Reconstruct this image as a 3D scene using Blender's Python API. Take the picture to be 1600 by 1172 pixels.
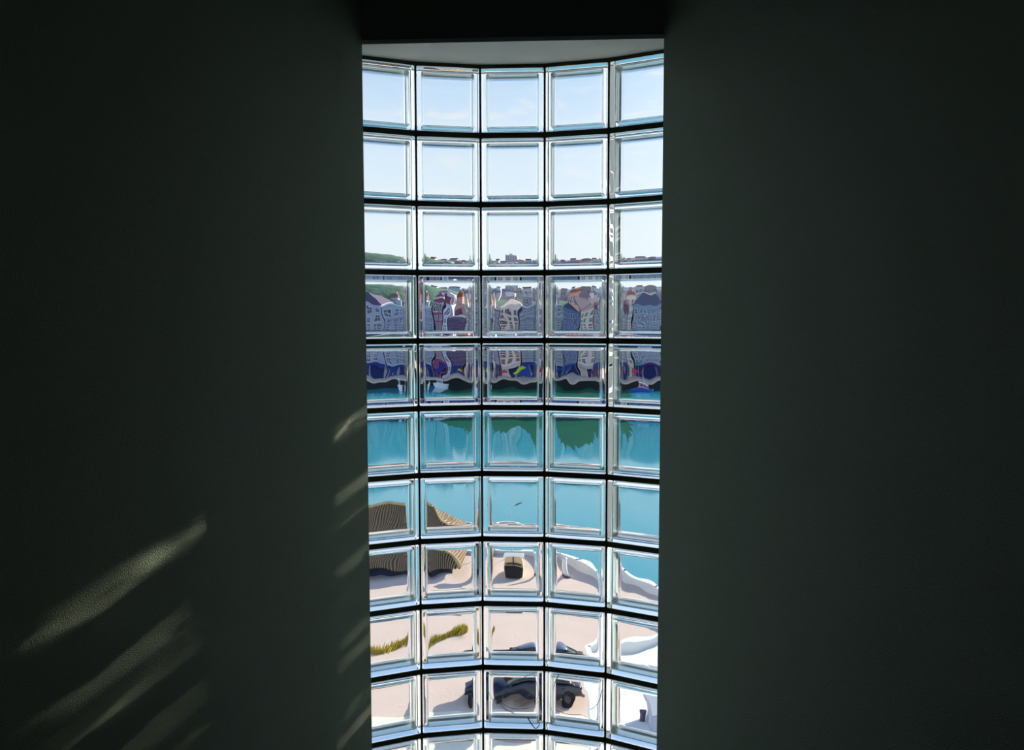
import bpy, bmesh, math, random
from mathutils import Vector, Matrix, noise
import numpy as np
for o in list(bpy.data.objects): bpy.data.objects.remove(o)
C = bpy.context.scene.collection
PI = math.pi
sc = bpy.context.scene
# ================================================================ camera
F_PX, PITCH, ROLL, YAW = 1278.65, .0687, -.0021, -.0508
cy, sy, cp, sp = math.cos(YAW), math.sin(YAW), math.cos(PITCH), math.sin(PITCH)
FW = Vector((sy*cp, cy*cp, -sp)); rt = Vector((cy, -sy, 0)); up = rt.cross(FW)
cr, sr = math.cos(ROLL), math.sin(ROLL)
RT = cr*rt + sr*up; UP = -sr*rt + cr*up
cd = bpy.data.cameras.new('camera'); cam = bpy.data.objects.new('camera', cd); C.objects.link(cam)
cd.sensor_fit = 'HORIZONTAL'; cd.sensor_width = 36; cd.lens = 36*F_PX/1600
cd.clip_start = .02; cd.clip_end = 8000
mm = Matrix.Identity(4)
for i in range(3): mm[i][0], mm[i][1], mm[i][2] = RT[i], UP[i], -FW[i]
cam.matrix_world = mm
sc.camera = cam
# ================================================================ sun, sky, exposure
SUN_AZ, SUN_EL = math.radians(43), math.radians(19)
sd = Vector((math.sin(SUN_AZ)*math.cos(SUN_EL), math.cos(SUN_AZ)*math.cos(SUN_EL), math.sin(SUN_EL)))
sl = bpy.data.lights.new('sun', 'SUN'); sun = bpy.data.objects.new('sun', sl); C.objects.link(sun)
sun.rotation_euler = sd.to_track_quat('Z', 'Y').to_euler()
sl.energy = 7.8; sl.angle = math.radians(.6); sl.color = (1, .88, .70)
sl.cycles.is_caustics_light = True
wd = bpy.data.worlds.new('sky'); sc.world = wd; wd.use_nodes = True
nt = wd.node_tree; N = nt.nodes; L = nt.links
bg = N['Background']
tc = N.new('ShaderNodeTexCoord'); sep = N.new('ShaderNodeSeparateXYZ'); L.new(tc.outputs['Generated'], sep.inputs[0])
ramp = N.new('ShaderNodeValToRGB'); L.new(sep.outputs['Z'], ramp.inputs[0])
el = ramp.color_ramp.elements
el[0].position = 0.0; el[0].color = (.90, .94, 1.0, 1)
el[1].position = 1.0; el[1].color = (.03, .10, .30, 1)
for p, c in ((.10, (.86, .92, 1.0)), (.21, (.73, .84, 1.0)), (.36, (.42, .62, .92)), (.6, (.12, .28, .58))):
    e = el.new(p); e.color = (*c, 1)
mp = N.new('ShaderNodeMapping'); mp.inputs['Scale'].default_value = (7, 7, 26); L.new(tc.outputs['Generated'], mp.inputs[0])
nz = N.new('ShaderNodeTexNoise'); nz.inputs['Scale'].default_value = 1.6; nz.inputs['Detail'].default_value = 6; L.new(mp.outputs[0], nz.inputs[0])
cr_ = N.new('ShaderNodeValToRGB'); cr_.color_ramp.elements[0].position = .53; cr_.color_ramp.elements[1].position = .74; L.new(nz.outputs[0], cr_.inputs[0])
mu = N.new('ShaderNodeMath'); mu.operation = 'MULTIPLY'; mu.inputs[1].default_value = .55; L.new(cr_.outputs[0], mu.inputs[0])
mx = N.new('ShaderNodeMix'); mx.data_type = 'RGBA'; L.new(mu.outputs[0], mx.inputs[0]); L.new(ramp.outputs[0], mx.inputs[6]); mx.inputs[7].default_value = (1.0, .93, .93, 1)
# glow of the sky around the sun, and an unseen lobe added far left to brighten the walls
def lobe(direction, power, amount, col, prev):
    vm = N.new('ShaderNodeVectorMath'); vm.operation = 'DOT_PRODUCT'; L.new(tc.outputs['Generated'], vm.inputs[0]); vm.inputs[1].default_value = direction
    a = N.new('ShaderNodeMath'); a.operation = 'MAXIMUM'; L.new(vm.outputs['Value'], a.inputs[0]); a.inputs[1].default_value = 0
    b = N.new('ShaderNodeMath'); b.operation = 'POWER'; L.new(a.outputs[0], b.inputs[0]); b.inputs[1].default_value = power
    c = N.new('ShaderNodeVectorMath'); c.operation = 'SCALE'; c.inputs[0].default_value = [v*amount for v in col]; L.new(b.outputs[0], c.inputs['Scale'])
    d = N.new('ShaderNodeVectorMath'); d.operation = 'ADD'; L.new(prev, d.inputs[0]); L.new(c.outputs[0], d.inputs[1]); return d.outputs[0]
q_ = lobe(sd, 14, 1.6, (1, .95, .86), mx.outputs[2])
q_ = lobe(Vector((-.93, .28, .24)).normalized(), 7, .9, (1, .96, .9), q_)
L.new(q_, bg.inputs[0]); bg.inputs[1].default_value = 1.0
sc.view_settings.view_transform = 'Standard'; sc.view_settings.look = 'None'; sc.view_settings.gamma = 1
sc.view_settings.use_curve_mapping = False
sc.view_settings.exposure = .2
sc.cycles.max_bounces = 20; sc.cycles.transmission_bounces = 20; sc.cycles.diffuse_bounces = 4; sc.cycles.glossy_bounces = 12
sc.cycles.use_denoising = True
sc.cycles.blur_glossy = 0.0

# ================================================================ helpers
def srgb(r, g, b):
    f = lambda v: (v/255/12.92) if v/255 <= .04045 else ((v/255+.055)/1.055)**2.4
    return (f(r), f(g), f(b))
def px(x, y, Y):
    """world point at depth Y seen at pixel x, y"""
    d = FW*F_PX + RT*(x-800) - UP*(y-586)
    return d*(Y/d.y)
def pxz(x, y, z):
    d = FW*F_PX + RT*(x-800) - UP*(y-586)
    return d*(z/d.z)
MATS = {}
def mat(name, col, rough=.7, var=0.0, scale=3.0, bump=0.0, bscale=20.0, spec=.3, metal=0.0):
    if name in MATS: return MATS[name]
    m = bpy.data.materials.new(name); m.use_nodes = True; n = m.node_tree.nodes; l = m.node_tree.links; b = n['Principled BSDF']
    b.inputs['Base Color'].default_value = (*col, 1); b.inputs['Roughness'].default_value = rough
    b.inputs['Specular IOR Level'].default_value = spec; b.inputs['Metallic'].default_value = metal
    t = n.new('ShaderNodeTexCoord')
    if var:
        z = n.new('ShaderNodeTexNoise'); z.inputs['Scale'].default_value = scale; z.inputs['Detail'].default_value = 4; l.new(t.outputs['Object'], z.inputs[0])
        x = n.new('ShaderNodeMix'); x.data_type = 'RGBA'; l.new(z.outputs[0], x.inputs[0])
        x.inputs[6].default_value = (*[c*(1-var) for c in col], 1); x.inputs[7].default_value = (*[min(1, c*(1+var)) for c in col], 1)
        l.new(x.outputs[2], b.inputs['Base Color'])
    if bump:
        z = n.new('ShaderNodeTexNoise'); z.inputs['Scale'].default_value = bscale; z.inputs['Detail'].default_value = 5; l.new(t.outputs['Object'], z.inputs[0])
        u = n.new('ShaderNodeBump'); u.inputs['Strength'].default_value = 1; u.inputs['Distance'].default_value = bump; l.new(z.outputs[0], u.inputs['Height']); l.new(u.outputs[0], b.inputs['Normal'])
    MATS[name] = m; return m
def link(name, me, parent=None, loc=None, rz=0):
    o = bpy.data.objects.new(name, me); C.objects.link(o)
    if parent: o.parent = parent
    if loc is not None: o.location = loc
    o.rotation_euler.z = rz
    return o
def mesh(name, verts, faces, m, smooth=False, mats=None, mi=None):
    me = bpy.data.meshes.new(name); me.from_pydata([tuple(v) for v in verts], [], faces)
    for q in (mats or [m]): me.materials.append(q)
    if mi: me.polygons.foreach_set('material_index', mi)
    if smooth: me.shade_smooth()
    me.update(); return me
class MB:
    def __init__(s): s.v = []; s.f = []
    def add(s, v, f): n = len(s.v); s.v += [Vector(p) for p in v]; s.f += [[i+n for i in q] for q in f]; return s
    def box(s, x0, x1, y0, y1, z0, z1):
        v = [(x, y, z) for x in (x0, x1) for y in (y0, y1) for z in (z0, z1)]
        return s.add(v, [(0, 1, 3, 2), (4, 6, 7, 5), (0, 4, 5, 1), (2, 3, 7, 6), (0, 2, 6, 4), (1, 5, 7, 3)])
    def prism(s, pts, z0, z1):
        n = len(pts); v = [(p[0], p[1], z) for z in (z0, z1) for p in pts]
        return s.add(v, [tuple(range(n))[::-1], tuple(range(n, 2*n))]+[(i, (i+1) % n, (i+1) % n+n, i+n) for i in range(n)])
    def extx(s, prof, x0, x1):
        """profile of (y, z) points extruded along x"""
        n = len(prof); v = [(x, p[0], p[1]) for x in (x0, x1) for p in prof]
        return s.add(v, [tuple(range(n)), tuple(range(n, 2*n))[::-1]]+[(i, i+n, (i+1) % n+n, (i+1) % n) for i in range(n)])
    def tube(s, pts, r, seg=8, r1=None, cap=True):
        pts = [Vector(p) for p in pts]; n = len(pts); rings = []
        for i, p in enumerate(pts):
            t = (pts[min(i+1, n-1)]-pts[max(i-1, 0)]).normalized()
            a = t.orthogonal().normalized() if i == 0 else (a - t*a.dot(t)).normalized()
            b = t.cross(a); rr = r if r1 is None else r+(r1-r)*i/(n-1)
            rings.append([p+(a*math.cos(2*PI*k/seg)+b*math.sin(2*PI*k/seg))*rr for k in range(seg)])
        v = [q for R in rings for q in R]
        f = [(i*seg+k, i*seg+(k+1) % seg, (i+1)*seg+(k+1) % seg, (i+1)*seg+k) for i in range(n-1) for k in range(seg)]
        if cap: f += [tuple(range(seg))[::-1], tuple(range((n-1)*seg, n*seg))]
        return s.add(v, f)
    def build(s, name, m, parent=None, smooth=False, loc=None, bevel=0):
        o = link(name, mesh(name, s.v, s.f, m, smooth), parent, loc)
        bm = bmesh.new(); bm.from_mesh(o.data); bmesh.ops.recalc_face_normals(bm, faces=bm.faces[:]); bm.to_mesh(o.data); bm.free()
        if bevel:
            md = o.modifiers.new('bevel', 'BEVEL'); md.width = bevel; md.segments = 2; md.limit_method = 'ANGLE'
        return o
def tag(o, label=None, cat=None, group=None, kind=None):
    if label: o['label'] = label
    if cat: o['category'] = cat
    if group: o['group'] = group
    if kind: o['kind'] = kind
    return o
def empty(name, loc=(0, 0, 0), rz=0):
    o = link(name, None, None, loc, rz); return o
def struct(o, label=None, cat=None): return tag(o, label, cat, None, 'structure')

# ================================================================ glass block window
XC, D, RAD, PZ, Z0, ARC = -.1288, 2.5935, .9122, .2131, .783, .2
DTH = ARC/RAD; RB = RAD*math.cos(DTH/2); CHORD = RAD*math.sin(DTH/2)
HX, HZ, DEP = CHORD-.0031, .0978, .08
def glass_mat():
    m = bpy.data.materials.new('clear_glass'); m.use_nodes = True; n = m.node_tree.nodes; n.clear()
    g = n.new('ShaderNodeBsdfGlass'); g.inputs['IOR'].default_value = 1.5; g.inputs['Roughness'].default_value = 0
    g.inputs['Color'].default_value = (.982, .998, .994, 1)
    o = n.new('ShaderNodeOutputMaterial'); m.node_tree.links.new(g.outputs[0], o.inputs[0])
    return m
GLASS = glass_mat()
def rbox(hx, h0, h1, hz, r, nrim, nint, flip, disp):
    cyy = (h0+h1)/2; hy = (h1-h0)/2; H = np.array([hx, hy, hz]); verts = []; faces = []; index = {}
    def ax(h, n):
        a = [-h + r*(1-math.tan(PI/4*(1-k/nrim))) for k in range(nrim)]
        return np.array(a+list(np.linspace(-h+r, h-r, n+1))+[-v for v in a[::-1]])
    A = [ax(hx, nint), ax(hy, 4), ax(hz, nint)]
    def vid(p):
        k = (round(p[0], 7)+0.0, round(p[1], 7)+0.0, round(p[2], 7)+0.0)
        if k in index: return index[k]
        q = np.clip(p, -(H-r), H-r); d = p-q; o = q+d/np.linalg.norm(d)*r
        if abs(abs(p[1])-hy) < 1e-9: o[1] += disp(o[0]/hx, o[2]/hz, p[1] > 0)
        o[1] += cyy; index[k] = len(verts); verts.append(tuple(o)); return index[k]
    for a0 in range(3):
        u, v = [(1, 2), (2, 0), (0, 1)][a0]
        for s in (-1, 1):
            ids = []
            for i in range(len(A[u])):
                row = []
                for j in range(len(A[v])):
                    p = np.zeros(3); p[a0] = s*H[a0]; p[u] = A[u][i]; p[v] = A[v][j]; row.append(vid(p))
                ids.append(row)
            for i in range(len(A[u])-1):
                for j in range(len(A[v])-1):
                    c = [ids[i][j], ids[i+1][j], ids[i+1][j+1], ids[i][j+1]]
                    faces.append(c[::-1] if (s < 0) ^ flip else c)
    return verts, faces
OUTER = rbox(HX, 0, DEP, HZ, .0045, 3, 8, False, lambda x, z, b: 0)
def block_mesh(seed, amp=1.0, fine=.2):
    rnd = random.Random(seed)
    wv = {b: [(rnd.uniform(1.5, 6)*rnd.choice((-1, 1)), rnd.uniform(1.5, 6), rnd.uniform(0, 6.28), rnd.uniform(.3, 1)) for _ in range(6)] for b in (False, True)}
    wf = {b: [(rnd.uniform(7, 15)*rnd.choice((-1, 1)), rnd.uniform(3, 9), rnd.uniform(0, 6.28), rnd.uniform(.5, 1)) for _ in range(4)] for b in (False, True)}
    def dish(x, z, back):
        edge = 1-max(abs(x), abs(z))
        d = -(.00035*(x*x+z*z) + .00075*(x**8+z**8))          # the pane is a little thicker towards its edges
        w = sum(a*math.sin(kx*x+kz*z+ph) for kx, kz, ph, a in wv[back])*.00005*amp*min(1, edge*6)
        w += sum(a*math.sin(kx*x+kz*z+ph) for kx, kz, ph, a in wf[back])*.000017*fine*min(1, edge*6)
        return (1 if back else -1)*d + w
    v2, f2 = rbox(HX-.0145, .0085, DEP-.0085, HZ-.0145, .006, 3, 30, True, dish)
    n = len(OUTER[0])
    me = mesh('glass_block', OUTER[0]+v2, OUTER[1]+[[i+n for i in f] for f in f2], GLASS, True)
    return me
COAT = mat('white_edge_coating', (.93, .96, .93), .28, metal=.85)
_cv = []; _cf = []
for y_ in (.003, DEP-.003):
    for a_ in range(4):
        for t_ in range(6):                              # rounded-corner ring just outside the glass
            an = (a_*90+t_*18)*PI/180; r_ = .0045; sx_ = (1, -1, -1, 1)[a_]; sz_ = (1, 1, -1, -1)[a_]
            _cv.append((sx_*(HX+.0003-r_)+r_*math.cos(an), y_, sz_*(HZ+.0003-r_)+r_*math.sin(an)))
_cf = [(i, (i+1) % 24, (i+1) % 24+24, i+24) for i in range(24)]
COATING = mesh('edge_coating', _cv, _cf, COAT)
window = struct(empty('window_1', (XC, D, 0)))
window['label'] = 'tall curved window of clear glass blocks bowing outwards between two dark walls'
def col_frame(j):
    th = (j-2)*DTH
    return Vector((XC+RB*math.sin(th), D-RAD+RB*math.cos(th), 0)), th
NROW = 11
PLACE = {}
seed = 0
for k in range(NROW):
    for j in range(5):
        seed += 1
        p, th = col_frame(j)
        amp = .5 if k < 3 else (1.15 if k < 5 else (1.1 if k < 9 else 1.3))
        o = link('glass_block', block_mesh(seed, amp, {3: 1, 4: .8, 9: .5}.get(k, .15)), window, (p.x-XC, p.y-D, Z0-PZ*(k+.5)), -th)
        o.cycles.is_caustics_caster = True
        PLACE[k, j] = o
        link('edge_coating', COATING, o)
# mortar: one grid, its bays flat behind each block
MORTAR = mat('dark_mortar', srgb(84, 86, 64), .9, .35, 30, .0012, 120, .1)
mb = MB()
def loc2w(j, x, y):
    p, th = col_frame(j); return (p.x+math.cos(th)*x+math.sin(th)*y-XC, p.y-math.sin(th)*x+math.cos(th)*y-D)
G = .0006; ya, yb = .0025, DEP-.0025
for k in range(NROW+1):
    zc = Z0-PZ*k; h = PZ/2-HZ-G
    z0, z1 = zc-h, zc+h
    if k == 0: z1 = zc+.01
    if k == NROW: z0 = zc-.04
    for j in range(5):
        mb.prism([loc2w(j, -HX, ya), loc2w(j, HX, ya), loc2w(j, HX, yb), loc2w(j, -HX, yb)], z0, z1)
        if j < 4: mb.prism([loc2w(j, HX, ya), loc2w(j+1, -HX, ya), loc2w(j+1, -HX, yb), loc2w(j, HX, yb)], z0, z1)
for j in range(4):
    mb.prism([loc2w(j, HX+G, ya), loc2w(j+1, -HX-G, ya), loc2w(j+1, -HX-G, yb), loc2w(j, HX+G, yb)], Z0-PZ*NROW, Z0)
for j, s in ((0, -1), (4, 1)):
    mb.prism([loc2w(j, s*(HX+G), ya), loc2w(j, s*(HX+.06), ya), loc2w(j, s*(HX+.06), yb), loc2w(j, s*(HX+G), yb)], Z0-PZ*NROW-.04, Z0+.01)
mb.build('mortar_grid', MORTAR, window)
# mortar crumbs left on the joints
CRUMB = mat('pale_plaster_smear', srgb(150, 155, 140), .9)
rnd = random.Random(4)
for k, j, x in ((9, 0, -.01), (9, 1, -.085), (10, 0, .03), (9, 4, -.05), (8, 4, .03), (4, 1, -.05), (4, 0, -.03), (6, 1, .02), (8, 1, .01), (10, 2, 0)):
    q = loc2w(j, x, .0018); z = Z0-PZ*k
    MB().tube([(q[0], q[1], z-.005), (q[0]+.001, q[1]+.0002, z), (q[0]+.0025, q[1], z+.0055)], .0007, 5).build('plaster_smear', CRUMB, window)
# cracks in two blocks of the last full row
CRK_D = mat('crack_dark', srgb(40, 62, 55), .3); CRK_W = mat('crack_white', (.95, .97, 1), .3)
def crack(k, j, pts, r, m, lab):
    b = PLACE[k, j]; pts = [((x-.5)*2*HX, -.0001, (.5-z)*2*HZ) for x, z in pts]
    out = []
    for i in range(len(pts)-1):                       # Catmull-Rom through the sketch points
        P = [Vector(pts[max(i-1, 0)]), Vector(pts[i]), Vector(pts[i+1]), Vector(pts[min(i+2, len(pts)-1)])]
        for t in (0, .25, .5, .75):
            out.append(.5*((2*P[1])+(P[2]-P[0])*t+(2*P[0]-5*P[1]+4*P[2]-P[3])*t*t+(3*P[1]-P[0]-3*P[2]+P[3])*t**3))
    out.append(Vector(pts[-1]))
    o = MB().tube(out, r*1.7, 6, r*.8).build('crack', m, b, True); o['label'] = lab
for pts, r, m, l in (
    ([(.05, .1), (.06, .3), (.13, .48), (.24, .6), (.37, .67), (.5, .73)], .0005, CRK_D, 'dark curved crack down the left edge'),
    ([(.17, .48), (.28, .58), (.4, .68), (.52, .73)], .001, CRK_W, 'white curved crack across the lower left'),
    ([(.24, .5), (.36, .6), (.5, .65), (.66, .65), (.8, .62), (.92, .52)], .0006, CRK_D, 'curved crack sagging across the middle'),
    ([(.15, .05), (.25, .08), (.36, .06)], .0006, CRK_D, 'short crack at the upper edge'),
    ([(.68, .1), (.78, .06), (.86, .02)], .0006, CRK_D, 'short crack at the upper right'),
    ([(.84, .03), (.89, .2), (.92, .4), (.88, .5), (.93, .52), (1, .5)], .0005, CRK_D, 'crack down the right side'),
    ([(.74, .8), (.8, .9), (.87, .98), (.93, .93), (.93, .85)], .0012, CRK_D, 'chipped crack in the lower right corner'),
    ([(.28, .5), (.34, .46)], .0006, CRK_W, 'pale scratch'), ([(.38, .5), (.44, .46), (.48, .46)], .0005, CRK_W, 'pale scratch'),
    ([(.52, .52), (.6, .5), (.68, .46)], .0005, CRK_W, 'pale scratch'), ([(.7, .44), (.78, .41)], .0005, CRK_W, 'pale scratch'),
    ([(.6, .6), (.68, .57), (.73, .53)], .0005, CRK_W, 'pale scratch')):
    crack(9, 2, pts, r, m, l)
for pts, r, m, l in (
    ([(.24, .02), (.2, .1), (.16, .2), (.14, .3)], .0009, CRK_D, 'dark crack in the upper left corner'),
    ([(.96, .2), (.93, .35), (.86, .48), (.76, .56)], .0007, CRK_D, 'long curved crack at the right'),
    ([(.2, .64), (.4, .68), (.6, .66), (.72, .68)], .0006, CRK_W, 'pale crack across the lower half'),
    ([(.1, .6), (.16, .8), (.2, .95)], .0004, CRK_D, 'hairline crack at the lower left'),
    ([(.3, .35), (.38, .33), (.45, .3)], .0005, CRK_W, 'pale scratch'), ([(.28, .26), (.36, .23)], .0006, CRK_W, 'pale scratch'),
    ([(.33, .38), (.45, .42)], .0005, CRK_W, 'pale scratch')):
    crack(9, 3, pts, r, m, l)
PLACE[9, 2]['label'] = 'cracked glass block with long curved fractures and a chipped corner'
PLACE[9, 3]['label'] = 'cracked glass block with a long curved crack at its edge'

# ================================================================ room
PAINT = mat('dark_green_grey_wall_paint', srgb(136, 150, 132), .55, .06, 2.5, .0026, 400, .35)
PALE = mat('pale_soffit_paint', srgb(240, 240, 232), .7, .05, 3, .0003, 120)
XL, XR, YJ, ZT, ZF, ZC = -.5497, .3092, 2.38, .785, -1.6, 1.25
PHI = {-1: math.radians(32.7), 1: math.radians(33)}
for s, x, nm in ((-1, XL, 'wall_left'), (1, XR, 'wall_right')):
    d = Vector((s*math.sin(PHI[s]), -math.cos(PHI[s]))); a = Vector((x, YJ)); b = a+d*3.0
    e = Vector((b.x, -3.0)); out = s*.25
    q = loc2w(0 if s < 0 else 4, s*(HX+.004), .0); q2 = loc2w(0 if s < 0 else 4, s*(HX+.004), DEP+.02)
    q = Vector((q[0]+XC, q[1]+D)); q2 = Vector((q2[0]+XC, q2[1]+D))
    mb = MB().prism([a, b, e, Vector((b.x+s*.3, -3)), Vector((b.x+s*.3, q2.y)), q2, q], ZF-.1, ZC+.1)
    o = mb.build(nm, PAINT); struct(o, ('left' if s < 0 else 'right')+' splayed room wall in dark green-grey paint'); o.cycles.is_caustics_receiver = True
    if s < 0:
        nrm = Vector((math.cos(PHI[-1]), -math.sin(PHI[-1]), 0))
        CH = mat('pale_chip', srgb(150, 155, 145), .8)
        for (u, v) in ((387, 816), (413, 980), (224, 1140), (202, 760)):
            dd = FW*F_PX+RT*(u-800)-UP*(v-586); a3 = Vector((a.x, a.y, 0)); P = dd*(a3.dot(nrm)/dd.dot(nrm))
            MB().tube([P-nrm*.001, P+nrm*.001], .0014, 7, .0006).build('paint_chip', CH, o)
sf = MB(); 
outer_arc = []
for j in (4, 3, 2, 1, 0):
    for sx in (HX+.003, -HX-.003):
        t_ = loc2w(j, sx, DEP+.015); outer_arc.append((t_[0]+XC, t_[1]+D))
pts = [(XL, YJ), (XR, YJ)]+outer_arc
sf.prism(pts, ZT+.0005, ZT+.0125); struct(sf.build('trim_1', PALE), 'pale underside of the lintel over the curved glass')
struct(MB().prism(pts, ZT+.012, ZC+.1).build('wall_front', PAINT), 'dark lintel wall above the glass block window')
struct(MB().prism(pts, ZF-.1, Z0-PZ*NROW-.041).build('trim_2', PALE), 'sill under the curved glass')
struct(MB().box(-3, 3, -3.1, 2.38, ZF-.1, ZF).build('floor', mat('grey_floor', srgb(90, 89, 84), .6, .1)), 'dark grey room floor')
struct(MB().box(-3, 3, -3.1, 2.84, ZC, ZC+.1).build('ceiling', mat('grey_ceiling_paint', srgb(170, 176, 166), .8)), 'grey room ceiling')
struct(MB().box(-3, 3, -3.1, -3, ZF-.1, ZC+.1).build('wall_back', PAINT), 'wall behind the viewer')

#EXTERIOR
# ================================================================ outside: levels
ZW, ZQ, ZN = -14.5, -12.3, -13.0        # water, far quay, near bank
YW, YB = 158.0, 171.0                   # far quay wall, fronts of the buildings
def water_mat():
    m = mat('turquoise_water', srgb(30, 152, 172), .08, .1, .02, .014, .9, .5)
    return m
struct(MB().box(-500, 400, 30, YW+.5, ZW-1, ZW).build('water', water_mat()), 'turquoise river between the two banks')
rnd = random.Random(8); wv_ = []
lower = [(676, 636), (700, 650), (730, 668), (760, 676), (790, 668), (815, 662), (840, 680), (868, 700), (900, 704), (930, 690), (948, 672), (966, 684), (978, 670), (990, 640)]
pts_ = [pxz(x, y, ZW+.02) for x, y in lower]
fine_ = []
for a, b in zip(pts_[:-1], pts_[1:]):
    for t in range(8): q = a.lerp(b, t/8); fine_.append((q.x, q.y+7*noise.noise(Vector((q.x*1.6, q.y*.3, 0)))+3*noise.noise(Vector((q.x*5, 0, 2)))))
refl = MB().prism(fine_+[(fine_[-1][0], YW-.05), (fine_[0][0], YW-.05)], ZW-.2, ZW+.015).build('dark_reflection_patch', mat('dark_green_reflection', srgb(0, 84, 62), .5, .35, .15, .012, 1.0, .04))  # added green sheet stands in for the far bank's dark reflection in the water
tag(refl, 'painted dark green reflection below the middle of the far quay', 'painted reflection', kind='stuff')
QS = mat('quay_stone', srgb(225, 200, 180), .8, .15, .4); QW = mat('quay_wall_stone', srgb(38, 44, 48), .9, .3, 1)
struct(MB().box(-500, 400, YW, 1500, ZW-2, ZQ-.25).build('quay_wall', QW), 'dark stone quay wall along the far bank')
struct(MB().box(-500, 400, YW-.3, 1500, ZQ-.25, ZQ).build('quay_pavement', QS), 'beige promenade along the far bank')
# near bank: its edge runs right and nearer
GR = mat('pinkish_beige_paving', srgb(226, 204, 194), .85, .10, .5, .01, 6)
e = [pxz(x, y, ZN) for x, y in ((300, 822), (700, 846), (860, 858), (905, 884), (960, 908), (1040, 936), (1150, 985), (1400, 1090))]
edge = [(p.x, p.y) for p in e]
struct(MB().prism([(edge[0][0], 8), (edge[-1][0], 8)]+edge[::-1], ZW-2, ZN).build('ground', GR), 'pinkish beige paved ground of the near bank')
WH = mat('white_stone', srgb(240, 238, 235), .7, .05, 2)
mb = MB()
for (x0, y0), (x1, y1) in zip(edge[:-1], edge[1:]):
    d = Vector((x1-x0, y1-y0)).normalized(); n = Vector((-d.y, d.x))*.22; d = d*.1
    mb.prism([(x0-d.x-n.x, y0-d.y-n.y), (x1+d.x-n.x, y1+d.y-n.y), (x1+d.x+n.x, y1+d.y+n.y), (x0-d.x+n.x, y0-d.y+n.y)], ZN-.3, ZN+.55)
mb.build('bank_parapet', WH); tag(bpy.data.objects['bank_parapet'], 'low white parapet along the near bank at the water', 'parapet')
# pale forecourt close to the house
f0 = pxz(200, 1126, ZN).y
struct(MB().box(-30, 30, 8, f0, ZN, ZN+.06).build('pavement', mat('cream_concrete', srgb(246, 240, 226), .8, .06, .6)), 'cream concrete forecourt below the window')
# ---------------------------------------------------------------- far buildings
TRIMW = mat('white_window_trim', srgb(205, 205, 215), .6)
PANE = mat('dark_window_glass', srgb(28, 40, 70), .1, spec=.6)
SHOP = mat('navy_shop_shade', srgb(20, 45, 110), .6)
wm_cache = {}
def window_mesh(w, h, fm):
    key = (round(w, 2), round(h, 2), fm.name)
    if key in wm_cache: return wm_cache[key]
    b = MB(); t = .12
    b.box(-w/2-t, -w/2, -.12, .05, -t, h+t).box(w/2, w/2+t, -.12, .05, -t, h+t).box(-w/2, w/2, -.12, .05, h, h+t).box(-w/2-t-.05, w/2+t+.05, -.2, .05, -t-.08, 0)
    b.box(-.04, .04, -.08, .05, 0, h).box(-w/2, w/2, -.08, .05, h*.55, h*.55+.07)
    nf = len(b.f); b.box(-w/2, w/2, -.03, .02, 0, h)
    me = mesh('window', b.v, b.f, None, mats=[fm, PANE], mi=[0]*nf+[1]*(len(b.f)-nf)); wm_cache[key] = me; return me
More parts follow.
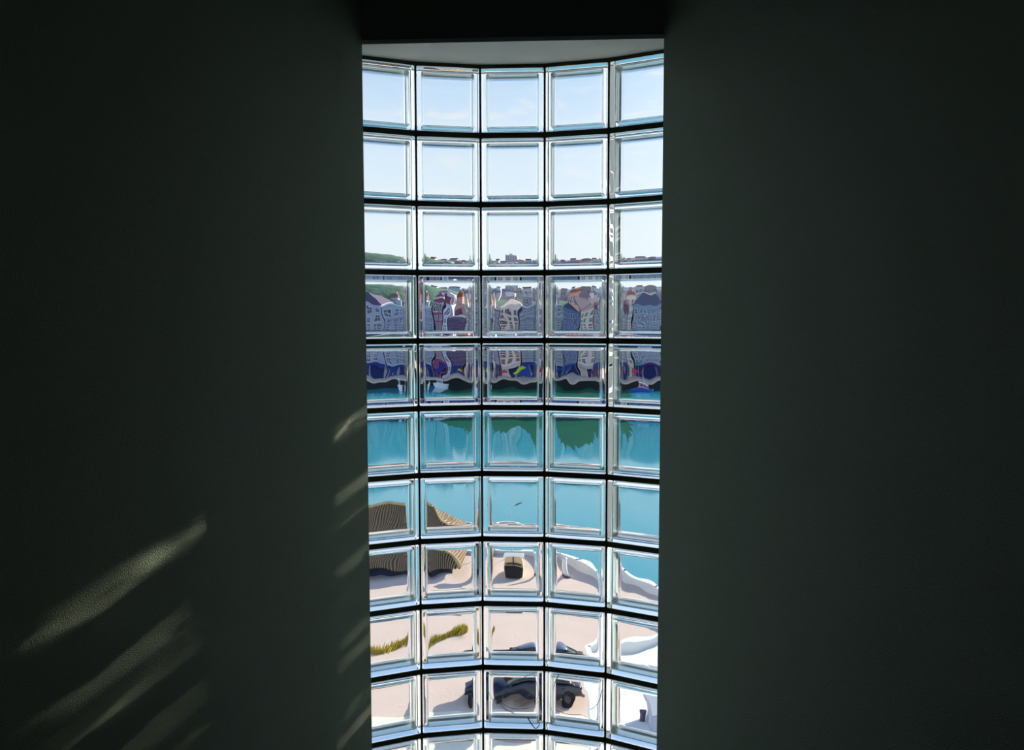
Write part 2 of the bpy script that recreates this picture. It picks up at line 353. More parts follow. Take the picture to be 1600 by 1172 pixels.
def building(name, label, x0, x1, ytop, col, cols=4, floors=5, roof='flat', roofcol=(120, 70, 60), Y=YB, base=ZQ, depth=14, shop=None, balc=False, fcol=None, ybase=None, zbase=None, group=None, cat='building'):
    a, b = px(x0, 500, Y).x, px(x1, 500, Y).x; w = b-a; top = px((x0+x1)/2, ytop, Y).z
    if ybase: base = px((x0+x1)/2, ybase, Y).z
    if zbase is not None: base = zbase
    if a+1 < b: a += .12; b -= .12; w = b-a
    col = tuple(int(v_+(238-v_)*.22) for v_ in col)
    H = top-base; r = empty(name, ((a+b)/2, Y, base)); tag(r, label, cat, group)
    wm = mat('plaster_%d_%d_%d' % col, srgb(*col), .85, .12, .25)
    MB().box(-w/2, w/2, 0, depth, 0, H).build('wall', wm, r)
    rm = mat('roof_%d_%d_%d' % roofcol, srgb(*roofcol), .8, .2, 1)
    if roof == 'flat':
        MB().box(-w/2-.04, w/2+.04, -.25, depth+.05, H-.25, H+.15).build('cornice', mat('cornice_stone', srgb(215, 210, 210), .8), r)
        MB().box(-w*.18, w*.12, depth*.3, depth*.6, H+.1, H+1.8).build('roof_hut', wm, r)
    elif roof == 'gable':
        MB().extx([(-.5, H-.1), (depth/2, H+min(2.6, depth*.22)), (depth+.5, H-.1)], -w/2-.05, w/2+.05).build('roof', rm, r)
        MB().box(w*.2, w*.2+.8, depth*.3, depth*.3+.8, H, H+2.8).build('chimney', wm, r)
    else:
        rr = MB(); q = min(w, depth)*.4; zt = H+min(w, depth)*.3; o_ = .05
        rr.add([(-w/2-o_, -o_, H), (w/2+o_, -o_, H), (w/2+o_, depth+o_, H), (-w/2-o_, depth+o_, H), (-w/2+q, depth/2, zt), (w/2-q, depth/2, zt)],
               [(0, 3, 2, 1), (0, 1, 5, 4), (2, 3, 4, 5), (1, 2, 5), (3, 0, 4)])
        rr.build('roof', rm, r)
    g0 = 3.6 if shop else .9
    fm = mat('frame_%d_%d_%d' % fcol, srgb(*fcol), .6) if fcol else TRIMW
    fh = (H-g0-.6)/floors; cw = w/cols; me = window_mesh(min(1.5, cw*.5), min(2.0, fh*.58), fm)
    for f in range(floors):
        for c in range(cols):
            link('window', me, r, (-w/2+cw*(c+.5), 0, g0+fh*f+fh*.22))
        if balc:
            bb = MB().box(-w/2+.3, w/2-.3, -1.1, 0, g0+fh*f-.05, g0+fh*f+.12)
            for q in range(int((w-.6)/.35)+1): bb.box(-w/2+.3+q*.35, -w/2+.34+q*.35, -1.1, -1.06, g0+fh*f+.1, g0+fh*f+1.05)
            bb.box(-w/2+.3, w/2-.3, -1.12, -1.04, g0+fh*f+1.02, g0+fh*f+1.1)
            bb.build('balcony', mat('pale_rail', srgb(190, 195, 215), .6), r)
    if shop:
        n = max(2, int(w/3.2)); sw = w/n
        sm = mat('shop_%d_%d_%d' % shop, srgb(*shop), .5)
        for c in range(n):
            b2 = MB().box(-w/2+sw*c+.35, -w/2+sw*(c+1)-.35, -.1, .1, 0, 2.7)
            b2.build('shopfront', SHOP if c % 2 else sm, r)
        MB().extx([(-1.6, 2.6), (-1.55, 2.75), (.05, 3.4), (.05, 3.2)], -w/2+.2, w/2-.2).build('awning', sm, r)
    return r
building('apartment_building', 'wide lilac-grey apartment building at the far left of the quay', 440, 600, 474, (150, 150, 190), 7, 5, 'hip', (90, 80, 110), shop=(30, 60, 140))
building('apartment_building', 'pale blue-grey building with glazed balconies left of the maroon house', 600, 668, 478, (140, 155, 195), 4, 5, 'flat', shop=(40, 70, 150), balc=True)
building('town_house', 'narrow maroon building on the quay', 670, 690, 466, (120, 40, 85), 2, 5, 'flat', shop=(60, 60, 150))
building('town_house', 'thin lavender building between maroon walls', 690, 702, 472, (190, 190, 225), 1, 5, 'gable', (90, 40, 70), fcol=(240, 240, 250))
building('town_house', 'dark plum building right of the lavender one', 702, 737, 500, (100, 60, 100), 4, 4, 'flat', shop=(25, 60, 150), fcol=(90, 80, 130))
building('town_house', 'cream pink slender building beside the plum one', 738, 754, 470, (232, 205, 205), 2, 6, 'gable', (200, 170, 160), shop=(235, 215, 205))
building('apartment_building', 'grey violet building left of the cream tower', 755, 774, 482, (110, 90, 130), 3, 5, 'flat', shop=(70, 70, 120))
building('tower_house', 'tall cream stone tower house on the quay', 775, 813, 476, (238, 212, 205), 3, 6, 'hip', (225, 200, 190), shop=(225, 205, 195), fcol=(190, 160, 160))
building('apartment_building', 'slate blue building with pale balconies right of the cream tower', 814, 866, 480, (105, 112, 150), 5, 5, 'flat', shop=(40, 80, 170), balc=True)
building('apartment_building', 'navy building with light framed windows right of the slate one', 867, 904, 484, (60, 78, 130), 4, 5, 'hip', (50, 60, 90), shop=(40, 80, 160), fcol=(150, 165, 200))
building('town_house', 'peach cream building right of the navy one', 905, 940, 482, (235, 205, 185), 3, 5, 'gable', (170, 145, 145), shop=(200, 190, 190))
building('town_house', 'grey mauve building with small windows', 941, 966, 486, (140, 130, 155), 3, 5, 'gable', (130, 90, 90), shop=(60, 70, 140))
building('town_house', 'narrow peach building beside the long blue-grey one', 967, 984, 478, (236, 205, 182), 2, 6, 'flat', shop=(220, 200, 190))
building('apartment_building', 'long blue-grey building at the right end of the quay', 985, 1060, 474, (118, 128, 160), 7, 5, 'hip', (70, 80, 110), shop=(70, 40, 110))
building('apartment_building', 'white gabled building past the long blue-grey one', 1061, 1150, 480, (205, 205, 212), 6, 5, 'gable', (150, 100, 90), shop=(40, 60, 120))
# ---------------------------------------------------------------- hills with far roofs
HILLS = {}
def smooth(prof, x):
    for (a, ya_), (b, yb_) in zip(prof[:-1], prof[1:]):
        if a <= x <= b: t = (x-a)/(b-a); t = t*t*(3-2*t); return ya_+(yb_-ya_)*t
    return prof[-1][1]
def terrain(which, x, Y):
    Y0, prof, depth = HILLS[which]; t = (Y-Y0)/depth
    z = px(x, smooth(prof, x), Y0+depth*.5).z
    return -13+(z+13)*math.sin(PI*min(1, max(0, t)))
def hill(name, Y0, prof, m, lab, depth=180, amp=1.0):
    HILLS[lab.split()[0]] = (Y0, prof, depth); key = lab.split()[0]
    v = []; f = []; n = 110; R = 15
    xs = np.linspace(prof[0][0], prof[-1][0], n)
    for i, x in enumerate(xs):
        P = px(x, 500, Y0+depth*.5)
        for r in range(R):
            t = r/(R-1); Yy = Y0+depth*t
            v.append((P.x*Yy/(Y0+depth*.5), Yy, terrain(key, x, Yy)+amp*(noise.noise(Vector((x*.05, t*6, Y0))))*math.sin(PI*t)))
    for i in range(n-1):
        for r in range(R-1): f.append((i*R+r, (i+1)*R+r, (i+1)*R+r+1, i*R+r+1))
    struct(link(name, mesh(name, v, f, m, True)), lab)
HG = mat('wooded_slope', srgb(84, 118, 100), .95, .45, .08, .8, .3); HM = mat('suburb_slope', srgb(150, 150, 165), .95, .35, .05); HB = mat('hazy_far_slope', srgb(130, 145, 172), .95, .2, .02)  # bluish haze of distance is put into the wooded and far slope colours
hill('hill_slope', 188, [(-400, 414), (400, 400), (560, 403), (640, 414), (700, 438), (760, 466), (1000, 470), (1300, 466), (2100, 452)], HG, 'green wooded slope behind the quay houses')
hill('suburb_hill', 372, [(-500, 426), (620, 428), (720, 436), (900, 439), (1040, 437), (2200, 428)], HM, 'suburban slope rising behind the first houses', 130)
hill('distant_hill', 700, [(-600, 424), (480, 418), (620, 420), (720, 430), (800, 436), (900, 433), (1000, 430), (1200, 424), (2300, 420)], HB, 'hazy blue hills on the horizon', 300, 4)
# second row, up the slope behind
for lab, x0, x1, yt, yb, Yd, col, rf, rc in (
    ('orange brick house above the plum building', 712, 732, 459, 500, 205, (205, 130, 105), 'gable', (150, 70, 60)),
    ('pale lavender house behind the narrow maroon building', 676, 706, 452, 490, 215, (190, 185, 215), 'hip', (120, 80, 110)),
    ('white house with slate roof behind the cream tower', 786, 806, 452, 490, 215, (225, 215, 215), 'hip', (150, 150, 185)),
    ('grey-blue block behind the slate blue building', 818, 850, 458, 490, 220, (130, 140, 170), 'flat', (100, 100, 120)),
    ('terracotta house behind the navy building', 884, 912, 452, 490, 210, (210, 150, 130), 'gable', (160, 90, 70)),
    ('pale terraced block behind the peach building', 918, 948, 458, 490, 225, (215, 200, 205), 'flat', (120, 110, 120)),
    ('cream house behind the narrow peach building', 962, 990, 456, 490, 210, (225, 210, 200), 'gable', (170, 110, 90)),
    ('steel blue block behind the long blue-grey building', 996, 1026, 452, 490, 225, (110, 130, 175), 'flat', (90, 90, 110)),
    ('whitewashed house high on the green slope', 606, 634, 462, 490, 215, (215, 215, 225), 'gable', (120, 90, 100))):
    b_ = building('hillside_house', lab, x0, x1, yt, col, 4, 3, rf, rc, Y=Yd, depth=10, zbase=terrain('green', (x0+x1)/2, Yd)-.4, group='houses up the slope behind the quay', cat='house')
rnd = random.Random(11)
pal = [(195, 170, 175), (215, 200, 205), (160, 135, 150), (180, 185, 205), (150, 120, 135), (225, 215, 215)]
plc = ['dusty pink', 'pale grey', 'mauve', 'blue-grey', 'dull plum', 'off-white']
sites = [(640, 430), (665, 433), (690, 438), (712, 440), (735, 444), (768, 444), (812, 445), (836, 443), (868, 445), (893, 443), (920, 443), (944, 442), (972, 443), (1000, 440), (1024, 441)]
for i, (x, y) in enumerate(sites):
    wdt = rnd.uniform(10, 22); c = i % 6
    where = ('above the green slope' if x < 720 else 'over the cream tower' if x < 850 else 'over the navy building' if x < 950 else 'over the blue-grey building')
    building('distant_house', f'small {plc[c]} rooftop house on the skyline {where}', x-wdt/2, x+wdt/2, y-13, pal[c], 3, 2, 'gable' if i % 2 else 'hip', (130+rnd.randint(-25, 40), 85, 85), Y=395, depth=12, zbase=terrain('suburban', x, 395)-.5, group='far houses on the skyline', cat='house')
building('tower_block', 'pale grey high-rise standing above the skyline behind the cream tower', 784, 808, 411, (195, 190, 205), 5, 9, 'flat', Y=420, depth=16, zbase=terrain('suburban', 796, 420)-.5, group=None, cat='building')
# ---------------------------------------------------------------- trees on the slope and the quay
LEAF = [mat('leaf_%d' % i, srgb(*c), .9, .35, 1.2) for i, c in enumerate(((62, 110, 62), (85, 130, 70), (45, 88, 62)))]
BARK = mat('tree_bark', srgb(80, 65, 55), .9)
def blob(seed, r, sub=3, rough=.35, sq=(1, 1, .85)):
    bm = bmesh.new(); bmesh.ops.create_icosphere(bm, subdivisions=sub, radius=r)
    for q in bm.verts:
        n_ = noise.fractal(q.co/r*1.6+Vector((seed*7.1, 0, 0)), 1, 2, 4); q.co *= 1+rough*n_
        q.co = Vector((q.co.x*sq[0], q.co.y*sq[1], q.co.z*sq[2]))
    return bm
def tree(label, x, ybase, Y, h, li, seed, group, zb=None):
    p = px(x, ybase, Y); z = p.z if zb is None else zb
    r = empty('leafy_tree', (p.x, Y, z)); tag(r, label, 'tree', group)
    MB().tube([(0, 0, 0), (.05*h*.2, 0, h*.3), (0, 0, h*.65)], h*.035, 7, h*.015).build('trunk', BARK, r)
    bm = blob(seed, h*.36); me = bpy.data.meshes.new('crown'); bm.to_mesh(me); bm.free(); me.materials.append(LEAF[li]); o = link('crown', me, r, (0, 0, h*.66))
for i, (x, Y, h, lab) in enumerate(((556, 214, 8, 'broad green tree at the far left over the lilac building'), (580, 200, 7.5, 'round green tree above the lilac building roof'), (600, 212, 6.5, 'lower green tree beside the whitewashed slope house'),
    (631, 193, 5.5, 'green tree just right of the whitewashed slope house'), (649, 213, 5, 'tree between the blue-grey building and the lavender house'), (666, 200, 8.5, 'tallest green tree next to the maroon building'),
    (744, 204, 5.5, 'small tree behind the cream pink house'), (866, 203, 5.5, 'small tree behind the navy building'), (955, 202, 5.5, 'small tree behind the grey mauve house'))):
    tree(lab, x, 480, Y, h, i % 3, i, 'trees on the slope behind the quay', zb=terrain('green', x, Y)-.2)
# ---------------------------------------------------------------- quay furniture
def parasol(x, lab, col, Y=164, h=2.6, r=1.5):
    p = px(x, 590, Y); e_ = empty('parasol', (p.x, Y, ZQ)); tag(e_, lab, 'parasol', 'parasols on the far quay')
    MB().tube([(0, 0, 0), (0, 0, h)], .04).build('pole', TRIMW, e_)
    v = [(0, 0, h)]+[(r*math.cos(k*PI/4), r*math.sin(k*PI/4), h-.7) for k in range(8)]+[(r*math.cos(k*PI/4), r*math.sin(k*PI/4), h-.95) for k in range(8)]
    f = [(0, k+1, (k+1) % 8+1) for k in range(8)]+[(k+1, k+9, (k+1) % 8+9, (k+1) % 8+1) for k in range(8)]
    link('canopy', mesh('canopy', v, f, mat('cloth_%d_%d_%d' % col, srgb(*col), .8)), e_)
parasol(783, 'magenta red parasol in front of the cream tower', (225, 30, 90)); parasol(815, 'yellow-green parasol right of the magenta one', (205, 220, 30)); parasol(728, 'small yellow parasol by the plum building', (220, 215, 60), r=.9)
parasol(985, 'pink parasol before the narrow peach building', (220, 50, 130)); parasol(995, 'teal parasol near the blue-grey building', (40, 160, 140), Y=168, h=4.6, r=1.4); parasol(938, 'wine red parasol at the peach building', (150, 30, 90), r=1)
def person(x, lab, top_c, leg_c, Y=162.5):
    p = px(x, 590, Y); r = empty('person', (p.x, Y, ZQ)); tag(r, lab, 'person', 'people walking on the far quay')
    b = MB().tube([(-.1, 0, .05), (-.11, 0, .5), (-.09, 0, .9)], .06, 8, .09).tube([(.14, .12, .05), (.12, .04, .5), (.09, 0, .9)], .06, 8, .09)
    b.tube([(0, 0, .85), (0, 0, 1.1), (0, 0, 1.42)], .15, 10, .2).tube([(0, 0, 1.4), (0, 0, 1.56)], .06, 8)
    b.tube([(-.2, 0, 1.4), (-.27, .03, 1.1), (-.26, -.08, .85)], .05, 6, .035).tube([(.2, 0, 1.4), (.28, -.02, 1.1), (.27, .1, .86)], .05, 6, .035)
    b.build('body', mat('cloth_%d_%d_%d' % leg_c, srgb(*leg_c), .8), r, True)
    MB().tube([(0, 0, .95), (0, 0, 1.2), (0, 0, 1.45)], .17, 10, .22).build('shirt', mat('cloth_%d_%d_%d' % top_c, srgb(*top_c), .8), r, True)
    bm = bmesh.new(); bmesh.ops.create_uvsphere(bm, u_segments=12, v_segments=8, radius=.115); me = bpy.data.meshes.new('head'); bm.to_mesh(me); bm.free(); me.materials.append(mat('skin_tone', srgb(190, 140, 115), .6)); me.shade_smooth(); link('head', me, r, (0, 0, 1.64))
for x, lab, a, b in ((618, 'person in white shirt before the pale blue-grey building', (235, 235, 240), (40, 50, 90)), (762, 'person in blue shirt beside the magenta parasol', (60, 90, 180), (30, 30, 50)), (845, 'person in pale top before the slate blue building', (220, 220, 230), (50, 50, 80)), (885, 'person in light blue top before the navy building', (130, 170, 220), (40, 40, 60)), (1003, 'person in dark top walking before the blue-grey building', (30, 40, 80), (30, 30, 40))):
    person(x, lab, a, b)
def boat(name, lab, x0, x1, Y, hull, cabin, trim):
    a, b = px(x0, 600, Y).x, px(x1, 600, Y).x; Lh = (b-a)/2; bw = min(2.2, Lh*.35)
    r = empty(name, ((a+b)/2, Y, ZW)); tag(r, lab, 'boat', 'boats moored below the far quay')
    rows = []; n = 16
    for zi, (z, s) in enumerate(((-.3, .62), (.3, .85), (1.1, 1.0), (1.15, .9))):
        ring = []
        for k in range(n):
            t = 2*PI*k/n; x = Lh*math.copysign(abs(math.cos(t))**(1.0 if math.cos(t) > 0 else .5), math.cos(t)); y = bw*math.sin(t)*(1-.25*max(0, math.cos(t)))
            ring.append((x*(s if z < 1.12 else .93), y*s, z+(.45 if x > 0 else .1)*(x/Lh)**2*(z > .2)))
        rows.append(ring)
    v = [q for R_ in rows for q in R_]; f = [(i*n+k, i*n+(k+1) % n, (i+1)*n+(k+1) % n, (i+1)*n+k) for i in range(3) for k in range(n)]+[tuple(range(n))[::-1], tuple(range(3*n, 4*n))]
    link('hull', mesh('hull', v, f, mat('paint_%d_%d_%d' % hull, srgb(*hull), .4)), r)
    MB().box(-Lh*.45, Lh*.25, -bw*.55, bw*.55, 1.1, 2.5).build('cabin', mat('paint_%d_%d_%d' % cabin, srgb(*cabin), .5), r, bevel=.12)
    MB().box(-Lh*.5, Lh*.32, -bw*.65, bw*.65, 2.5, 2.62).build('cabin_roof', mat('paint_%d_%d_%d' % trim, srgb(*trim), .5), r)
    for k in range(3): MB().box(-Lh*.38+k*Lh*.2, -Lh*.24+k*Lh*.2, -bw*.56, -bw*.54, 1.6, 2.2).build('cabin_window', PANE, r)
    MB().tube([(Lh*.1, 0, 2.6), (Lh*.1, 0, 4.6)], .05, 6).build('mast', TRIMW, r)
boat('moored_boat', 'white cabin boat moored below the pale blue-grey building', 630, 648, 153, (240, 240, 245), (215, 220, 240), (245, 245, 250))
boat('moored_boat', 'long white boat with pinkish cabin below the maroon building', 664, 706, 153, (235, 235, 245), (225, 200, 215), (240, 235, 245))
boat('moored_boat', 'blue boat with pink cabin moored below the right end of the quay', 980, 1036, 146, (60, 90, 175), (225, 160, 185), (230, 225, 240))
# ---------------------------------------------------------------- near bank: tiled shed
RT_ = mat('brown_roof_tile', srgb(150, 122, 98), .8, .4, .9)
n = RT_.node_tree.nodes; l = RT_.node_tree.links; _w = n.new('ShaderNodeTexWave'); _w.wave_type = 'BANDS'; _w.bands_direction = 'X'; _w.inputs['Scale'].default_value = 1.7; _w.inputs['Distortion'].default_value = 2.5; _w.inputs['Detail'].default_value = 1; _w.inputs['Detail Scale'].default_value = .4
_c = n.new('ShaderNodeTexCoord'); l.new(_c.outputs['Object'], _w.inputs[0]); _r = n.new('ShaderNodeValToRGB'); l.new(_w.outputs[0], _r.inputs[0])
_r.color_ramp.elements[0].color = (*srgb(88, 74, 66), 1); _r.color_ramp.elements[0].position = .3; _r.color_ramp.elements[1].color = (*srgb(176, 146, 108), 1); _r.color_ramp.elements[1].position = .8
l.new(_r.outputs[0], n['Principled BSDF'].inputs['Base Color'])
zE = ZN+.5; r0 = pxz(726, 890, zE)
Yr = r0.y+3.2; zR = px(640, 788, Yr).z; HW = Yr-r0.y
xr = r0.x; xl = px(250, 600, r0.y).x
shed = empty('tiled_shed', ((xl+xr)/2, r0.y, ZN)); tag(shed, 'long low waterside shed with a ribbed brown tile roof', 'shed')
def toS(x, y, z): return (x-(xl+xr)/2, y-r0.y, z-ZN)
v = []; f = []; wdt = xr-xl; nx = int(wdt/.045); ny = 26; NC = 2*ny+10
for i in range(nx+1):
    X = xl+wdt*i/nx; rib = .04*math.cos(2*PI*i/4); hipx = min(1, max(0.02, (xr-X)/2.4))
    col = []
    for j in range(ny+1): t = j/ny*hipx; col.append((t, HW*t))
    for j in range(1, 9): col.append((hipx, HW*hipx+(2*HW-2*HW*hipx)*j/9))
    for j in range(ny+1): t = (1-j/ny)*hipx; col.append((t, 2*HW-HW*t))
    for t, yo in col:
        v.append(toS(X, r0.y+yo, zE+(zR-zE)*t+rib+.03*((t*15) % 1)+.09*noise.noise(Vector((X*.9, yo*.8, 5)))))
    NC = len(col)
for i in range(nx):
    for j in range(NC-1): a = i*NC+j; f.append((a, a+NC, a+NC+1, a+1))
o = link('roof', mesh('roof', v, f, RT_), shed); md = o.modifiers.new('solid', 'SOLIDIFY'); md.thickness = .05
a = toS(xl, r0.y+.5, ZN); b = toS(xr-.5, r0.y+2*HW-.5, zE)
MB().box(a[0], b[0], a[1], b[1], 0, b[2]+.05).build('wall', mat('shed_eave_shade', srgb(52, 60, 84), .9, .2), shed)  # dark blue wall colour stands in for the shadow band under the eave
ridge = MB()
for q in range(int((wdt-2.4)/.3)):
    X = xl+q*.3; ridge.tube([toS(X, Yr, zR+.05), toS(X+.33, Yr, zR+.05)], .11+.02*(q % 2), 8)
for q in range(14):
    t0 = q/14; ridge.tube([toS(xr-2.4*t0, r0.y+HW*t0, zE+(zR-zE)*t0+.06), toS(xr-2.4*(t0+.08), r0.y+HW*(t0+.08), zE+(zR-zE)*(t0+.08)+.06)], .1, 7)
ridge.build('ridge_tiles', mat('yellow_ridge_tile', srgb(205, 180, 135), .8, .3, 3), shed)
for q in range(6):
    X = xr-1.2-q*1.9; pA = toS(X, r0.y+.47, ZN)
    MB().box(pA[0]-.4, pA[0]+.4, pA[1]-.04, pA[1]+.02, .15, .7).build('shutter', mat('shed_door', srgb(35, 45, 70), .7), shed)
# grass verge
gv = MB(); rnd = random.Random(3)
ctr = [pxz(x, y, ZN) for x, y in ((560, 1026), (610, 1022), (650, 1006), (690, 998), (715, 990), (738, 984))]
for i in range(2600):
    t = rnd.random()*(len(ctr)-1); k = int(t); P = ctr[k].lerp(ctr[k+1], t-k); w_ = .32+.14*math.sin(t*3)
    x, y = P.x+rnd.gauss(0, .1), P.y+rnd.gauss(0, w_*.6); h = rnd.uniform(.12, .4); a = rnd.random()*PI; q = .03
    gv.add([(x-q*math.cos(a), y-q*math.sin(a), ZN), (x+q*math.cos(a), y+q*math.sin(a), ZN), (x+rnd.uniform(-.08, .08), y+rnd.uniform(-.08, .08), ZN+h)], [(0, 1, 2)])
link('grass_verge', mesh('grass_verge', gv.v, gv.f, mat('olive_yellow_grass', srgb(190, 172, 66), .9, .4, .8)))
tag(bpy.data.objects['grass_verge'], 'strip of olive and yellow grass on the beige ground', 'grass', kind='stuff')
# kiosk
k0 = pxz(803, 906, ZN); kr = empty('small_kiosk', (k0.x, k0.y, ZN)); tag(kr, 'small cream kiosk with a dark serving hatch and white roof near the parapet', 'kiosk')
MB().box(-.55, .55, -.1, .9, 0, 1.35).build('body', mat('kiosk_cream', srgb(232, 205, 165), .7), kr, bevel=.03)
MB().box(-.5, .55, -.35, -.1, .05, .72).build('counter', mat('kiosk_dark', srgb(38, 36, 40), .6), kr, bevel=.04)
MB().box(-.45, .45, -.12, -.08, .78, .9).build('hatch', mat('kiosk_hatch', srgb(90, 75, 60), .6), kr)
MB().extx([(-.35, 1.38), (-.35, 1.44), (.4, 1.62), (1.1, 1.44), (1.1, 1.38)], -.72, .72).build('roof', WH, kr)
MB().box(-.04, .04, -.14, -.1, .75, 1.35).build('hatch_post', mat('kiosk_hatch', srgb(90, 75, 60), .6), kr)
# round white bollard
b0 = pxz(878, 903, ZN); br = empty('bollard', (b0.x, b0.y, ZN)); tag(br, 'stout white stone bollard at the bend of the parapet', 'bollard')
MB().tube([(0, 0, 0), (0, 0, .12)], .3, 20).build('base', mat('bollard_base', srgb(95, 90, 95), .8), br, True)
MB().tube([(0, 0, .1), (0, 0, .3), (0, 0, .9), (0, 0, 1.05), (0, 0, 1.12)], .22, 20, .17).build('post', WH, br, True)
bm = bmesh.new(); bmesh.ops.create_uvsphere(bm, u_segments=20, v_segments=10, radius=.2); me = bpy.data.meshes.new('cap'); bm.to_mesh(me); bm.free(); me.materials.append(WH); me.shade_smooth(); link('cap', me, br, (0, 0, 1.15))
# lamp post
l0 = pxz(800, 866, ZN); lr = empty('street_lamp', (l0.x, l0.y, ZN)); tag(lr, 'slim pale street lamp standing at the water edge', 'street lamp')
zt = px(800, 790, l0.y).z-ZN; LM = mat('lamp_metal', srgb(190, 200, 205), .4)
MB().tube([(0, 0, 0), (0, 0, .35)], .09, 10, .06).build('base', LM, lr); MB().tube([(0, 0, .3), (0, 0, zt)], .035, 8, .025).build('pole', LM, lr)
MB().tube([(0, 0, zt-.05), (.1, 0, zt+.08), (.35, 0, zt+.1)], .02, 6).build('arm', LM, lr); MB().box(.25, .6, -.06, .06, zt+.06, zt+.13).build('lamp_head', mat('lamp_head_dark', srgb(70, 85, 95), .5), lr, bevel=.02)
# dark car
c0 = pxz(822, 1112, ZN+.0)
car = empty('parked_car', (c0.x, c0.y+.9, ZN)); car.rotation_euler.z = math.radians(4); car.scale = (1.0, 1.0, 1.15); tag(car, 'dark navy car parked on the beige ground below the cracked blocks', 'car')
CARP = mat('navy_car_paint', srgb(18, 30, 58), .25, spec=.6); CG = mat('car_glass', srgb(14, 20, 34), .08, spec=.7); TY = mat('tyre_rubber', srgb(16, 17, 20), .8); HUB = mat('hubcap', srgb(70, 75, 85), .3, metal=.8)
def car_loft(secs, name, m):
    n = len(secs[0][1]); v = []; f = []
    for x, pr in secs: v += [(x, y, z) for y, z in pr]
    for i in range(len(secs)-1):
        for k in range(n): f.append((i*n+k, i*n+(k+1) % n, (i+1)*n+(k+1) % n, (i+1)*n+k))
    f += [tuple(range(n))[::-1], tuple(range((len(secs)-1)*n, len(secs)*n))]
    o = link(name, mesh(name, v, f, m, True), car); md = o.modifiers.new('sub', 'SUBSURF'); md.levels = md.render_levels = 2; return o
def cs(w, zb, zt_): return [(-w, zb), (-w*1.02, (zb+zt_)/2), (-w*.96, zt_-.04), (-w*.8, zt_), (0, zt_+.03), (w*.8, zt_), (w*.96, zt_-.04), (w*1.02, (zb+zt_)/2), (w, zb), (0, zb-.02)]
car_loft([(-1.98, cs(.62, .4, .62)), (-1.93, cs(.72, .28, .72)), (-1.5, cs(.82, .24, .82)), (-.7, cs(.85, .22, .9)), (.4, cs(.86, .22, .93)), (1.4, cs(.84, .24, .95)), (1.85, cs(.76, .28, .9)), (1.95, cs(.66, .4, .8))], 'body', CARP)
car_loft([(-.95, cs(.68, .85, .9)), (-.35, cs(.64, .85, 1.3)), (0, cs(.6, .85, 1.4)), (.9, cs(.6, .85, 1.42)), (1.35, cs(.62, .85, 1.25)), (1.7, cs(.66, .85, .95))], 'cabin_glass', CG)
car_loft([(-.25, cs(.58, 1.32, 1.37)), (0, cs(.59, 1.36, 1.43)), (.9, cs(.59, 1.38, 1.45)), (1.3, cs(.57, 1.28, 1.32))], 'roof', mat('car_roof_sky_sheen', srgb(120, 132, 160), .2, spec=.8, metal=.6))  # bluish grey stands for sky reflected in the roof, put into its colour
for x in (-1.25, 1.2):
    for s in (-1, 1):
        w_ = MB().tube([(x, s*.68, .31), (x, s*.87, .31)], .31, 20).build('wheel', TY, car, False, bevel=.03); MB().tube([(x, s*.86, .31), (x, s*.885, .31)], .17, 14, .12).build('hubcap', HUB, w_)
for s in (-1, 1):
    MB().box(-1.99, -1.9, s*.5-.14, s*.5+.14, .52, .66).build('headlight', HUB, car, bevel=.03); MB().box(1.88, 1.96, s*.55-.12, s*.55+.12, .68, .84).build('tail_light', mat('tail_red', srgb(120, 20, 30), .3), car, bevel=.03)
    MB().box(-.72, -.58, s*.9-.1, s*.9+.06, .9, 1.02).build('wing_mirror', CARP, car, bevel=.03)
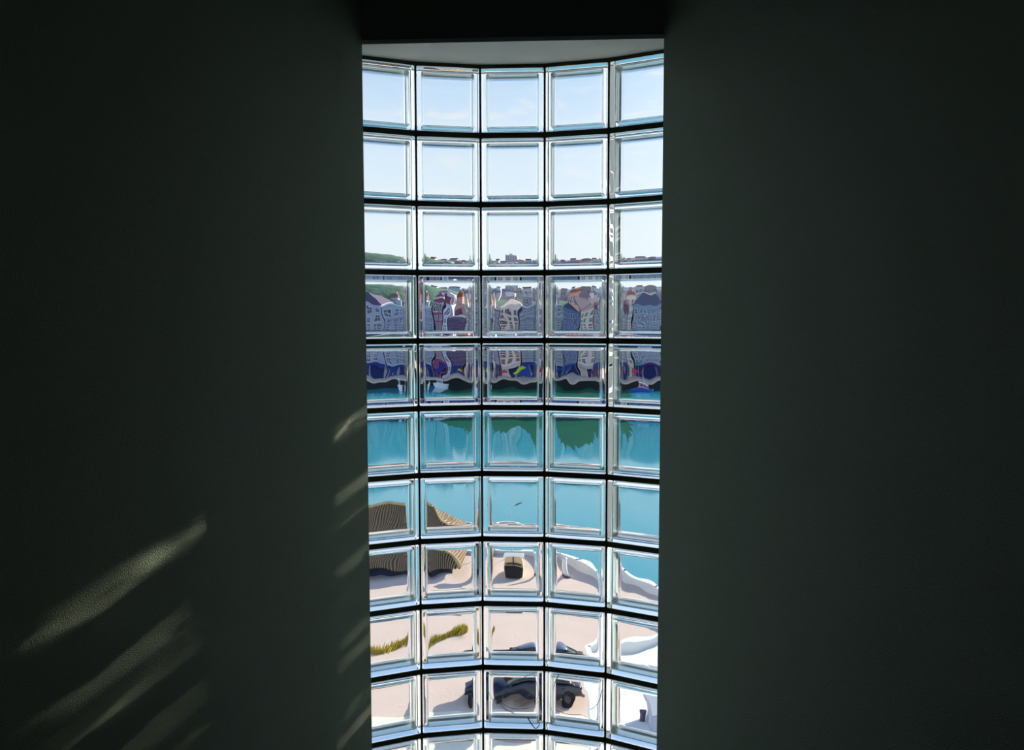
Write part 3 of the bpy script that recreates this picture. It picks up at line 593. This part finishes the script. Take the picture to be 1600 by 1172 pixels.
# white annex at the lower right
zA = -9.6; a0 = pxz(925, 1030, zA); a1 = pxz(1040, 1002, zA)
an = empty('white_annex', (a0.x, a0.y, ZN)); tag(an, 'white flat-roofed annex at the lower right of the window', 'building')
wx = 9; 
pts = [(0, 0), (0, -9), (wx, -9), (wx, (a1.y-a0.y)/(a1.x-a0.x)*wx)]
MB().prism(pts, 0, zA-ZN).build('wall', WH, an)
pts2 = [(.35, -.35), (.35, -8.6), (wx-.3, -8.6), (wx-.3, (a1.y-a0.y)/(a1.x-a0.x)*wx-.4)]
MB().prism(pts2, zA-ZN-.02, zA-ZN+.02).build('roof_membrane', mat('white_membrane', srgb(246, 246, 246), .8, .04), an)
st = pts+[pts[0]]
pp = MB()
for (x0, y0), (x1, y1) in zip(st[:-1], st[1:]):
    d = Vector((x1-x0, y1-y0)).normalized(); n = Vector((-d.y, d.x))*.15
    pp.prism([(x0-n.x, y0-n.y), (x1-n.x, y1-n.y), (x1+n.x, y1+n.y), (x0+n.x, y0+n.y)], zA-ZN-.05, zA-ZN+.35)
pp.build('roof_parapet', WH, an)
v_ = pxz(1003, 1135, zA); MB().tube([(v_.x-a0.x, v_.y-a0.y, zA-ZN), (v_.x-a0.x, v_.y-a0.y, zA-ZN+.45)], .12, 12).build('vent_pipe', mat('vent_dark', srgb(90, 75, 100), .6), an)
MB().box(1.2, 2.3, -5.2, -3.2, zA-ZN, zA-ZN+.9).build('roof_unit', mat('grey_unit', srgb(170, 178, 195), .6), an, bevel=.03)
# added unseen screen right of the window; its slots shape the streaks on the wall
OW = mat('pale_blocker_board', srgb(200, 196, 186), .85, .1)
sun_blocker = empty('slotted_sun_blocker', (2.6, 4.9, 0)); tag(sun_blocker, 'added unseen board screen outside to the right of the window', 'sun_blocker')
gaps = [(.985, .013)]                                   # slots between the boards: height, width
for k, row in enumerate((((.024, .036), (-.045, .016)), ((.046, .03), (-.005, .016), (-.042, .03)), ((.046, .024), (.004, .014), (-.045, .022)), ((.04, .022), (-.01, .022), (-.05, .012)), ((.04, .02), (-.02, .03)), ((.035, .026), (-.045, .02)), ((0, .034),), ((.03, .03),))):
    gaps += [(.79-.2131*k+c, w_) for c, w_ in row]
ztop = 4.2
for z, t in gaps+[(-1.6, .02)]:
    MB().box(-1.5, 1.8, -.2, -.17, z+t/2, ztop).build('blocker_board', OW, sun_blocker)
    ztop = z-t/2
for x in (-1.45, 1.75): MB().box(x-.05, x+.05, -.17, -.05, -13, 4.2).build('blocker_post', OW, sun_blocker)
